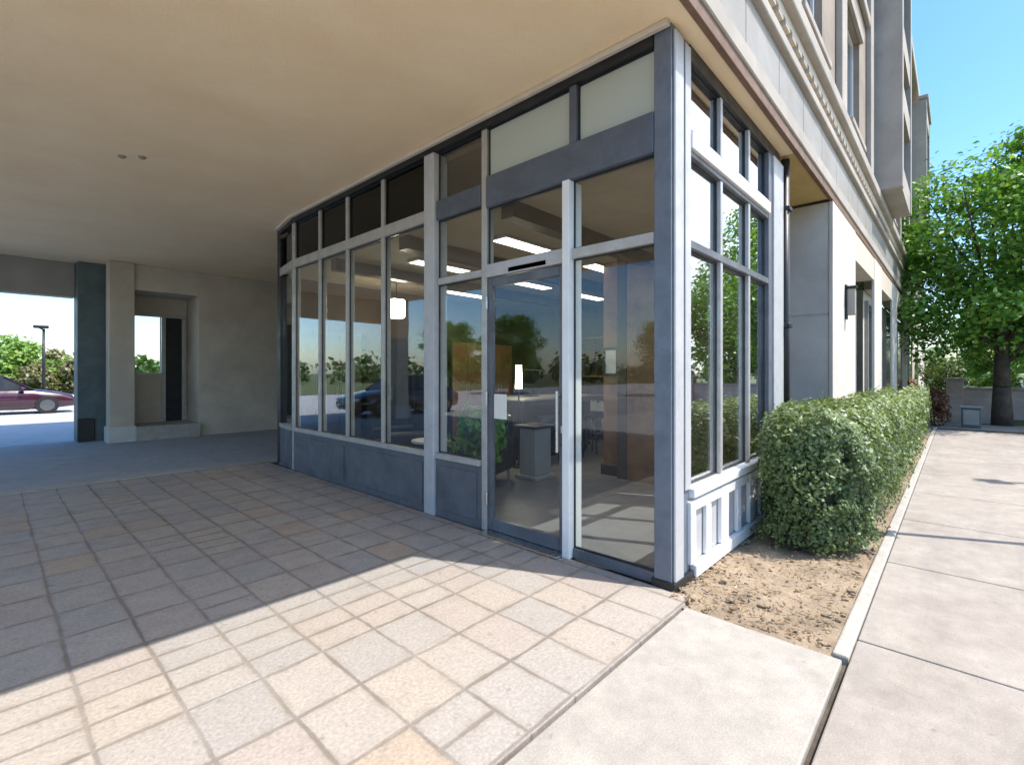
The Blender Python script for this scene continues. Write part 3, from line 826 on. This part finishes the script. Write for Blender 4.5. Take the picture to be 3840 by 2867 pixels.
MB().box(-1.89, 12.5, .02, -1.60, 12.548, .5, .01).build('guard_plate', M['dark'], t)
t = thing('porch_column', 'square pale column carrying the outer corner of the porch roof', 'pillar', (-6.1, .2, 0))
MB().box(-6.35, -.1, -.05, -5.85, .4, ZS-.004, .012, 2).build('shaft', M['beige'], t)
MB().box(-6.4, -.15, -.05, -5.8, .45, .4, .012, 2).build('plinth', M['greywall'], t)
t2 = copy_tree(t); t2.location = (-6.1, 12.5, 0)
t['label'] = 'square pale column carrying the street corner of the porch roof'; t2['label'] = 'square pale column carrying the rear corner of the porch roof'

# ------------------------------------------------------------------ shop front
SF = thing('shop_front', 'glazed corner shop front in blue grey metal with pale mullions and glass door', 'shop front', (0, 0, 0))
ZT = ZS-.004
# corner post: blue grey paint; pale street face has sunlight put into its colour
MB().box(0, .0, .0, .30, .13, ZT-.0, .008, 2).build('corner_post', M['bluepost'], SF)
MB().box(.02, -.022, .0, .16, -.002, ZT-.04, .006).build('post_lit_face', M['palepost'], SF)
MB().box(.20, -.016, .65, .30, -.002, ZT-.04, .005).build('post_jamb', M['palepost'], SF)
MB().box(-.012, -.03, -.02, .32, .145, .055, .006).build('post_foot', M['dark'], SF)
# forecourt side ------------------------------------------------ plan line x=0, bending at the end
YL = [.13, .82, .93, 1.87, 2.67, 3.62, 4.47, 5.25, 6.12]
END = (.13, 6.95)
def mull(y, w, d, z0, z1, m, x=0):
    MB().box(x+.012, y-w/2, z0, x+.012+d, y+w/2, z1, .004).build('mullion', m, SF)
top = MB().box(-.012, .132, ZT-.10, .10, 6.12, ZT-.004, .004); top.beam((.044, 6.122), (END[0]+.044, END[1]), .056, ZT-.10, ZT-.004)
top.build('head_rail', M['dark'], SF)
tm = MB().box(-.06, .0, ZS-.045, -.014, 6.12, ZS-.002, .006); tm.beam((-.037, 6.122), (END[0]-.037, END[1]), .023, ZS-.045, ZS-.002)
tm.build('soffit_trim', M['cream'], SF)
# spandrel band, deeper near the corner
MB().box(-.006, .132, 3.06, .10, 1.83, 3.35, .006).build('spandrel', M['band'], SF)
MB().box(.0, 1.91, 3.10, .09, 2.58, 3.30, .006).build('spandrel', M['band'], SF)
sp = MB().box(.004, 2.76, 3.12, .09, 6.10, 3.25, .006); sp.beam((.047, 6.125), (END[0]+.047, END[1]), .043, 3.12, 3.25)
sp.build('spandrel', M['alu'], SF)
# mullions
mull(1.87, .07, .10, 0, ZT-.10, M['alu'])
MB().box(-.03, 2.585, 0, .16, 2.755, ZT-.102, .012, 2).build('column', M['palepost'], SF)
for y in (3.62, 4.47, 5.25): mull(y, .065, .10, .66, ZT-.10, M['alu'])
mull(6.12, .10, .10, 0, ZT-.10, M['alu'])
MB().box(END[0], 6.90, 0, END[0]+.16, 7.03, ZT-.002, .006).build('end_post', M['dark'], SF)
MB().box(-.03, .845, 0, .15, .915, 3.055, .004).build('door_post', M['whitepost'], SF)
# transom over door and lit pane
MB().box(.004, .132, 2.42, .09, .845, 2.50, .004).build('transom', M['alu'], SF)
MB().box(.0, .917, 2.40, .095, 1.83, 2.52, .004).build('transom', M['palepost'], SF)
MB().box(.012, 1.907, 2.42, .09, 2.58, 2.49, .004).build('transom', M['alu'], SF)
# kick panels
def kick(y0, y1):
    k = MB().box(.0, y0, .0, .10, y1, .60, .004)
    k.box(-.012, y0+.05, .08, -.001, y1-.05, .54, .006)
    b = k.build('kick_panel', M['slate'], SF)
    MB().box(-.02, y0, .603, .10, y1, .66, .006).build('sill', M['alu'], b)
kick(1.907, 2.583); kick(2.757, 4.46); kick(4.462, 6.07)
k = MB(); k.beam((.05, 6.172), (END[0]+.05, 6.895), .05, 0, .60); b = k.build('kick_panel', M['slate'], SF)
k = MB(); k.beam((.045, 6.172), (END[0]+.045, 6.895), .06, .603, .66); k.build('sill', M['alu'], b)
# panes
def pane(y0, y1, z0, z1, m=None, x=.05):
    p = MB().box(x, y0, z0, x+.008, y1, z1).build('window_pane', m or M['glass'], SF)
    g, a, b = .013, x-.012, x-.001
    MB().box(a, y0+.001, z0+.001, b, y0+g, z1-.001).box(a, y1-g, z0+.001, b, y1-.001, z1-.001).box(a, y0+g, z0+.001, b, y1-g, z0+g).box(a, y0+g, z1-g, b, y1-g, z1-.001).build('gasket', M['leather'], p)
pane(.132, .845, .08, 2.42, M['doorglass']); MB().box(.02, .132, .0, .09, .845, .08, .004).build('bottom_rail', M['slate'], SF)
pane(.132, .845, 2.50, 3.06, M['doorglass']); pane(.917, 1.83, 2.52, 3.06, M['doorglass']); pane(1.907, 2.58, .66, 2.42); pane(1.907, 2.58, 2.49, 3.10)
ys = [2.757, 3.588, 3.652, 4.438, 4.502, 5.218, 5.282, 6.07]
for i in range(0, 8, 2):
    pane(ys[i], ys[i+1], .66, 3.12); pane(ys[i], ys[i+1], 3.25, ZT-.10, M['darkglass'])
pane(.132, .80, 3.35, ZT-.10, M['frost']); pane(.87, 1.83, 3.35, ZT-.10, M['frost']); pane(1.907, 2.58, 3.30, ZT-.10)
MB().box(.005, .80, 3.352, .09, .87, ZT-.10, .004).build('mullion', M['band'], SF)
for z0, z1, m in ((.66, 3.12, 'glass'), (3.25, ZT-.10, 'darkglass')):
    k = MB(); k.beam((.054, 6.172), (END[0]+.054, 6.895), .004, z0, z1); k.build('window_pane', M[m], SF)
# door
dl = MB()
dl.box(.025, .925, .02, .075, .985, 2.39, .004).box(.025, 1.775, .02, .075, 1.825, 2.39, .004)
dl.box(.025, .987, .02, .075, 1.773, .13, .004).box(.025, .987, 2.31, .075, 1.773, 2.39, .004)
D = dl.build('door', M['slate'], SF)
MB().box(.046, .987, .13, .054, 1.773, 2.31).build('door_glass', M['doorglass'], D)
MB().cyl((-.04, .957, .85), (-.04, .957, 1.35), .014, n=12).cyl((-.04, .957, .9), (.03, .957, .9), .01, n=8).cyl((-.04, .957, 1.3), (.03, .957, 1.3), .01, n=8).build('handle', M['steel'], D)
MB().box(.0440, 1.60, 1.07, .0456, 1.765, 1.30).build('notice', M['paper'], D)
for z in (.25, 1.2, 2.1): MB().cyl((.012, 1.832, z), (.012, 1.832, z+.12), .012, n=10).build('hinge', M['steel'], D)
MB().box(.018, .935, 1.0, .0245, .965, 1.06, .002).build('lock', M['steel'], D)
MB().box(.0, 1.10, 2.405, .035, 1.55, 2.46, .008).build('door_closer', M['dark'], D)
MB().box(-.10, .917, -.0, .10, 1.835, .018, .006).build('threshold', M['steel'], SF)

# street side ------------------------------------------------ plan line y=0
XS = [.30, .97, 1.70, 2.32]
MB().box(.30, -.006, ZT-.12, 2.74, .09, ZT-.004, .004).build('head_rail', M['dark'], SF)
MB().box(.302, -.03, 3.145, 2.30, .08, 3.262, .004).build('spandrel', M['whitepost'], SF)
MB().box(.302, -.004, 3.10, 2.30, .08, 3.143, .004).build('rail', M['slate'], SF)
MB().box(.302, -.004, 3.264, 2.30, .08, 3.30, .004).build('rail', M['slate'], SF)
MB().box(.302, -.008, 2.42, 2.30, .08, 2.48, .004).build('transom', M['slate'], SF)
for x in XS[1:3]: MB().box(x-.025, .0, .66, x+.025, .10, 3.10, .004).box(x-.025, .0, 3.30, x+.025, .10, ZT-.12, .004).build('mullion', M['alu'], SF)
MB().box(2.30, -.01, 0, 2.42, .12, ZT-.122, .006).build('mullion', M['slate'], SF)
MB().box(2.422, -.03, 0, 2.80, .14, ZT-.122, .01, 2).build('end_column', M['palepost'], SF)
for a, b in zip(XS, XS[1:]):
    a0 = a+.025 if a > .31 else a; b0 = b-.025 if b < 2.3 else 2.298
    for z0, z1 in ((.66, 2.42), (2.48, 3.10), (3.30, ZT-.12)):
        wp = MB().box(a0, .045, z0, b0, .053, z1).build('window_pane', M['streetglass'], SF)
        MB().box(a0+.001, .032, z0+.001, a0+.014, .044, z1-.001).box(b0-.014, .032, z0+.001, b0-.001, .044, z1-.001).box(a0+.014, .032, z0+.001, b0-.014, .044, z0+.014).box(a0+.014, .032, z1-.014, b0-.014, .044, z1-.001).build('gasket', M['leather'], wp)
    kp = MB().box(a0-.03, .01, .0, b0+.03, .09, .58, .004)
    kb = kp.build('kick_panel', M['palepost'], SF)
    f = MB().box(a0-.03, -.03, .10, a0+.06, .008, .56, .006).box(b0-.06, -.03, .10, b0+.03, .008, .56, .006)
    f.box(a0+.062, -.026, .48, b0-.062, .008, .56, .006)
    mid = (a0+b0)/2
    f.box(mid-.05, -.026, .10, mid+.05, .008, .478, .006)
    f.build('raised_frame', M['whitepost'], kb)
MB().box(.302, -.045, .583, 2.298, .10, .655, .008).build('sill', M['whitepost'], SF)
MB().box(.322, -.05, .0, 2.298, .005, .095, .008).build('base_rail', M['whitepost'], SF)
# dark upright put in for the shaded back of the end frame
t = thing('shade_upright', 'dark upright standing in for the shaded back of the shop front end frame', 'shade_upright', (2.86, -.03, 0))
MB().cyl((2.86, -.03, 0), (2.86, -.03, ZS-.04), .045, n=14).build('shade_rod', M['dark'], t, True)
for z in (.6, 2.0, 3.3): MB().box(2.80, -.09, z, 2.92, .02, z+.05, .008).build('shade_collar', M['dark'], t)

# ------------------------------------------------------------------ inside the shop
MB().box(.11, .10, -.06, 6.9, 6.9, .003).build('shop_floor', M['carpet'], B)
MB().box(6.9, 1.97, 0, 7.05, 7.1, 3.9).build('interior_wall', M['taupe'], B)
MB().box(.32, 6.96, 0, 6.9, 7.1, 3.9).build('interior_wall', M['taupe'], B)
cl = MB().box(.13, .14, 3.12, 2.85, 6.9, 3.2).box(2.852, 2.11, 3.12, 6.9, 6.9, 3.2)
cl.build('shop_ceiling', M['tanceil'], B)
MB().box(.13, .14, 3.75, 2.85, 6.9, 3.8).box(2.852, 2.11, 3.75, 6.9, 6.9, 3.8).build('upper_slab', M['taupe'], B)
MB().box(2.86, .13, 0, 2.98, 1.95, ZS-.01).build('recess_side_wall', M['wood'], B)
bmz = MB()
for y in (1.6, 3.3, 5.0): bmz.box(.14, y, 2.96, 2.84 if y < 2 else 6.88, y+.16, 3.118)
bmz.build('ceiling_beam', M['darkwood'], B)
for i, (x, y) in enumerate(((1.5, 2.55), (3.4, 2.55), (1.5, 4.25), (3.4, 4.25), (3.4, 5.9), (5.3, 4.25))):
    q = MB().box(x-.6, y-.14, 3.085, x+.6, y+.14, 3.117, .004).build('ceiling_light', M['alu'], None)
    q.name = 'ceiling_light'
    tag(q, 'long lit ceiling panel ' + ['above the display stand just behind the door', 'in front of the reception desk', 'above the side table between the armchairs', 'above the reception desk', 'behind the reception desk', 'in front of the bookcase'][i], 'ceiling light', 'ceiling lights inside the shop')
    df = MB().box(x-.57, y-.11, 3.079, x+.57, y+.11, 3.084).build('diffuser', M['lamp2'], q, local=True)

def column():
    t = thing('wood_column', 'red brown wooden column standing inside the shop behind the corner post', 'column', (3.15, 2.1, 0))
    MB().box(3.0, 2.12, 0, 3.3, 2.42, 3.11, .01).build('shaft', M['wood'], t)
    MB().box(2.97, 2.09, 0, 3.33, 2.45, .16, .01).build('plinth', M['darkwood'], t)
column()
def desk():
    t = thing('reception_desk', 'dark reception desk with pale top in the middle of the shop', 'desk', (3.6, 4.6, 0))
    MB().box(2.9, 3.9, .08, 4.9, 4.5, 1.02, .01).build('front_panel', M['darkwood'], t)
    MB().box(2.95, 3.95, 0, 4.85, 4.45, .078).build('plinth', M['dark'], t)
    MB().box(2.82, 3.82, 1.023, 4.98, 4.6, 1.07, .01).build('desk_top', M['intwall'], t)
desk()
def monitor():
    t = thing('computer_monitor', 'black computer monitor on the reception desk', 'monitor', (3.5, 4.2, 1.07))
    MB().box(3.2, 4.2, 1.2, 3.8, 4.24, 1.56, .01).build('screen', M['leather'], t)
    MB().cyl((3.5, 4.25, 1.075), (3.5, 4.25, 1.3), .02).box(3.38, 4.15, 1.072, 3.62, 4.35, 1.085, .004).build('stand', M['dark'], t)
monitor()
def shelf():
    t = thing('bookcase', 'tall dark wooden bookcase against the back wall of the shop', 'bookcase', (6.6, 4, 0))
    s = MB().box(6.86, 2.6, 0, 6.89, 5.8, 2.35)
    s.box(6.5, 2.55, 0, 6.858, 2.6, 2.35).box(6.5, 5.8, 0, 6.858, 5.85, 2.35)
    s.build('carcass', M['darkwood'], t)
    for z in (.05, .5, .95, 1.4, 1.85, 2.31): MB().box(6.5, 2.602, z, 6.857, 5.798, z+.035).build('shelf', M['wood'], t)
    rs = random.Random(5)
    for z in (.085, .535, .985, 1.435, 1.885):
        y = 2.7
        b = MB()
        while y < 5.5:
            w = rs.uniform(.03, .07); b.box(6.58, y, z+.001, 6.8, y+w, z+rs.uniform(.22, .34)); y += w+.004+(rs.random() < .12)*.3
        b.build('book_row', [M['paper'], M['wood'], M['fabric'], M['maroon'], M['taupe']][int(z*10) % 5], t)
shelf()
def armchair(loc, rz, label):
    t = thing('armchair', label, 'armchair', loc, rz, 'armchairs inside the shop')
    MB().box(-.36, -.36, .18, .36, .30, .44, .05, 3).build('seat', M['leather'], t, local=True)
    MB().box(-.36, .302, .18, .36, .44, .92, .05, 3).build('backrest', M['leather'], t, local=True)
    for s in (-1, 1):
        MB().box(s*.45-.085, -.36, .18, s*.45+.085, .42, .62, .05, 3).build('armrest', M['leather'], t, local=True)
        for y in (-.30, .34): MB().cyl((s*.40, y, 0), (s*.40, y, .18), .018, .024, 8).build('leg', M['steel'], t, local=True)
    return t
armchair((1.25, 3.35, .003), R(200), 'black leather armchair behind the shop door')
a2 = armchair((1.2, 5.0, .003), R(250), 'black leather armchair further back beside the pendant lamp')
def table():
    t = thing('side_table', 'round pale side table between the two black armchairs', 'table', (1.15, 4.15, .003))
    MB().cyl((0, 0, .50), (0, 0, .53), .28, n=32).build('table_top', M['paper'], t, local=True)
    MB().cyl((0, 0, 0), (0, 0, .5), .025).cyl((0, 0, 0), (0, 0, .02), .17, n=24).build('leg', M['steel'], t, local=True)
table()
def cabinet_tall(x, label):
    t = thing('tall_cabinet', label, 'cabinet', (x, 6.7, .003), 0, 'cabinets along the back wall of the shop')
    MB().box(-.44, -.22, 0, .44, .22, 2.2, .006).build('carcass', M['darkwood'], t, local=True)
    for k in (-1, 1):
        d = MB().box(min(0, k*.43)+.005, -.245, .1, max(0, k*.43)-.005, -.223, 2.15, .006).build('door', M['wood'] if x > 3 else M['leather'], t, local=True)
        MB().cyl((k*.05, -.262, 1.0), (k*.05, -.262, 1.25), .008, n=8).build('handle', M['steel'], d, local=True)
for x, lab in ((.95, 'black double door cabinet at the glazed end of the back wall'), (1.95, 'black double door cabinet behind the pendant lamp'), (2.95, 'black double door cabinet between pendant lamp and wooden cabinets'), (3.95, 'red brown wooden cabinet behind the reception desk'), (4.95, 'red brown wooden cabinet in the far back corner')): cabinet_tall(x, lab)
def stool(x, y, label):
    t = thing('bar_stool', label, 'stool', (x, y, .003), 0, 'bar stools at the reception desk')
    MB().cyl((0, 0, .70), (0, 0, .77), .18, .17, 24).build('seat', M['leather'], t, local=True)
    for k in range(4):
        a = k*math.pi/2+.78; MB().cyl((.11*math.cos(a), .11*math.sin(a), .70), (.2*math.cos(a), .2*math.sin(a), 0), .014, n=8).build('leg', M['dark'], t, local=True)
    MB().cyl((0, 0, .26), (0, 0, .28), .165, n=20).build('foot_rest', M['dark'], t, local=True)
stool(3.1, 3.55, 'black bar stool at the near end of the reception desk'); stool(3.8, 3.55, 'black bar stool at the middle of the reception desk'); stool(4.5, 3.55, 'black bar stool at the far end of the reception desk')
def potplant():
    t = shrub('potted_plant', 'green potted plant in a dark pot inside the shop by the glazed wall', (.75, 2.75, .35), .33, .33, .42, 500, .13, M['leaf_tree'], 44)
    t['category'] = 'plant'
    MB().cyl((0, 0, -.347), (0, 0, .03), .15, .2, 24).build('pot', M['slate'], t, True, local=True)
potplant()
def pendant(x, y, z, label):
    t = thing('pendant_lamp', label, 'lamp', (x, y, z))
    MB().box(x-.11, y-.11, z-.16, x+.11, y+.11, z+.16, .02, 2).build('lamp_shade', M['lamp'], t)
    MB().cyl((x, y, z+.16), (x, y, 3.11), .008, n=8).build('cable', M['dark'], t)
    MB().box(x-.12, y-.12, z+.161, x+.12, y+.12, z+.185).build('cap', M['dark'], t)
pendant(1.67, 5.8, 2.62, 'lit square pendant lamp hanging deep inside the shop')
def floorlamp():
    t = thing('floor_lamp', 'slim floor lamp with narrow lit shade inside the shop', 'lamp', (2.55, 3.7, 0))
    MB().cyl((2.55, 3.7, .003), (2.55, 3.7, .03), .14, n=24).cyl((2.55, 3.7, .03), (2.55, 3.7, 1.25), .012).build('stand', M['dark'], t)
    MB().cyl((2.55, 3.7, 1.25), (2.55, 3.7, 1.62), .055, .045, n=20).build('lamp_shade', M['lamp'], t, True)
floorlamp()
def picture(x, y, z, w, h, label, cat='picture', m='paper'):
    t = thing('picture_frame', label, cat, (x, y, z))
    f = MB().box(x, y-w/2, z, x+.03, y-w/2+.04, z+h).box(x, y+w/2-.04, z, x+.03, y+w/2, z+h).box(x, y-w/2+.04, z, x+.03, y+w/2-.04, z+.04).box(x, y-w/2+.04, z+h-.04, x+.03, y+w/2-.04, z+h)
    f.build('frame', M['darkwood'], t)
    MB().box(x+.012, y-w/2+.04, z+.04, x+.02, y+w/2-.04, z+h-.04).build('print', M[m], t)
picture(2.955, 2.27, 1.45, .26, .42, 'small pale framed notice on the wooden column inside the shop')
def coat():
    t = thing('display_stand', 'low pale display stand inside the shop behind the door', 'stand', (2.1, 3.0, 0))
    MB().box(1.9, 2.8, .003, 2.35, 3.2, .06, .01).box(1.95, 2.85, .06, 2.3, 3.15, .72, .01).build('stand_body', M['intwall'], t)
    MB().box(1.88, 2.78, .723, 2.37, 3.22, .76, .01).build('stand_top', M['darkwood'], t)
coat()

# ------------------------------------------------------------------ camera, light, world
cam = bpy.data.cameras.new('camera'); co = bpy.data.objects.new('camera', cam); COL.objects.link(co)
cam.sensor_width = 36; cam.lens = 36*1044/2213
cam.shift_y = -21/2213
cam.clip_start = .05; cam.clip_end = 3000
co.location = (-3.19, -1.45, 1.5)
co.rotation_euler = (R(90), 0, R(42.7-90))
sc.camera = co

EL = R(60.5); AZ = math.atan2(-.907, .42)          # direction towards the sun in plan
sdir = Vector((math.cos(AZ)*math.cos(EL), math.sin(AZ)*math.cos(EL), math.sin(EL)))
sun = bpy.data.lights.new('sun', 'SUN'); sun.energy = 2.85; sun.angle = R(.55); sun.color = (1.0, .95, .875)
so = bpy.data.objects.new('sun', sun); COL.objects.link(so)
so.rotation_euler = sdir.to_track_quat('Z', 'Y').to_euler(); so.location = sdir*50

w = bpy.data.worlds.new('World'); sc.world = w; w.use_nodes = True
nt = w.node_tree
sky = nt.nodes.new('ShaderNodeTexSky'); sky.sky_type = 'NISHITA'; sky.sun_disc = False
sky.sun_elevation = EL; sky.sun_rotation = math.pi/2-AZ
sky.air_density = 1.0; sky.dust_density = 1.0; sky.ozone_density = 2.6
bg = nt.nodes['Background']; bg.inputs['Strength'].default_value = .15
hs = nt.nodes.new('ShaderNodeHueSaturation'); hs.inputs['Saturation'].default_value = 1.28
nt.links.new(sky.outputs[0], hs.inputs['Color']); tc = nt.nodes.new('ShaderNodeTexCoord')
dp = nt.nodes.new('ShaderNodeVectorMath'); dp.operation = 'DOT_PRODUCT'
dp.inputs[1].default_value = Vector((.62, -.70, .36)).normalized()
nt.links.new(tc.outputs['Generated'], dp.inputs[0])
cn = noise(nt, tc.outputs['Generated'], 2.6, 7, .62, .4)
cf = math_node(nt, 'ADD', math_node(nt, 'MULTIPLY', dp.outputs['Value'], .65), math_node(nt, 'MULTIPLY', cn, .25))
cf = ramp(nt, cf, [(.645, 0.0), (.715, .95)])
added_cloudcol = mixc(nt, cf, hs.outputs[0], (7.0, 7.4, 8.0))  # unseen cloud bank added to whiten reflections in the street glass
nt.links.new(added_cloudcol, bg.inputs['Color'])

vs = sc.view_settings
vs.view_transform = 'Standard'; vs.look = 'None'; vs.gamma = 1.0; vs.exposure = 1.22; vs.use_curve_mapping = False
sc.render.engine = 'CYCLES'
sc.cycles.use_denoising = True
sc.cycles.max_bounces = 10; sc.cycles.diffuse_bounces = 6; sc.cycles.transparent_max_bounces = 16
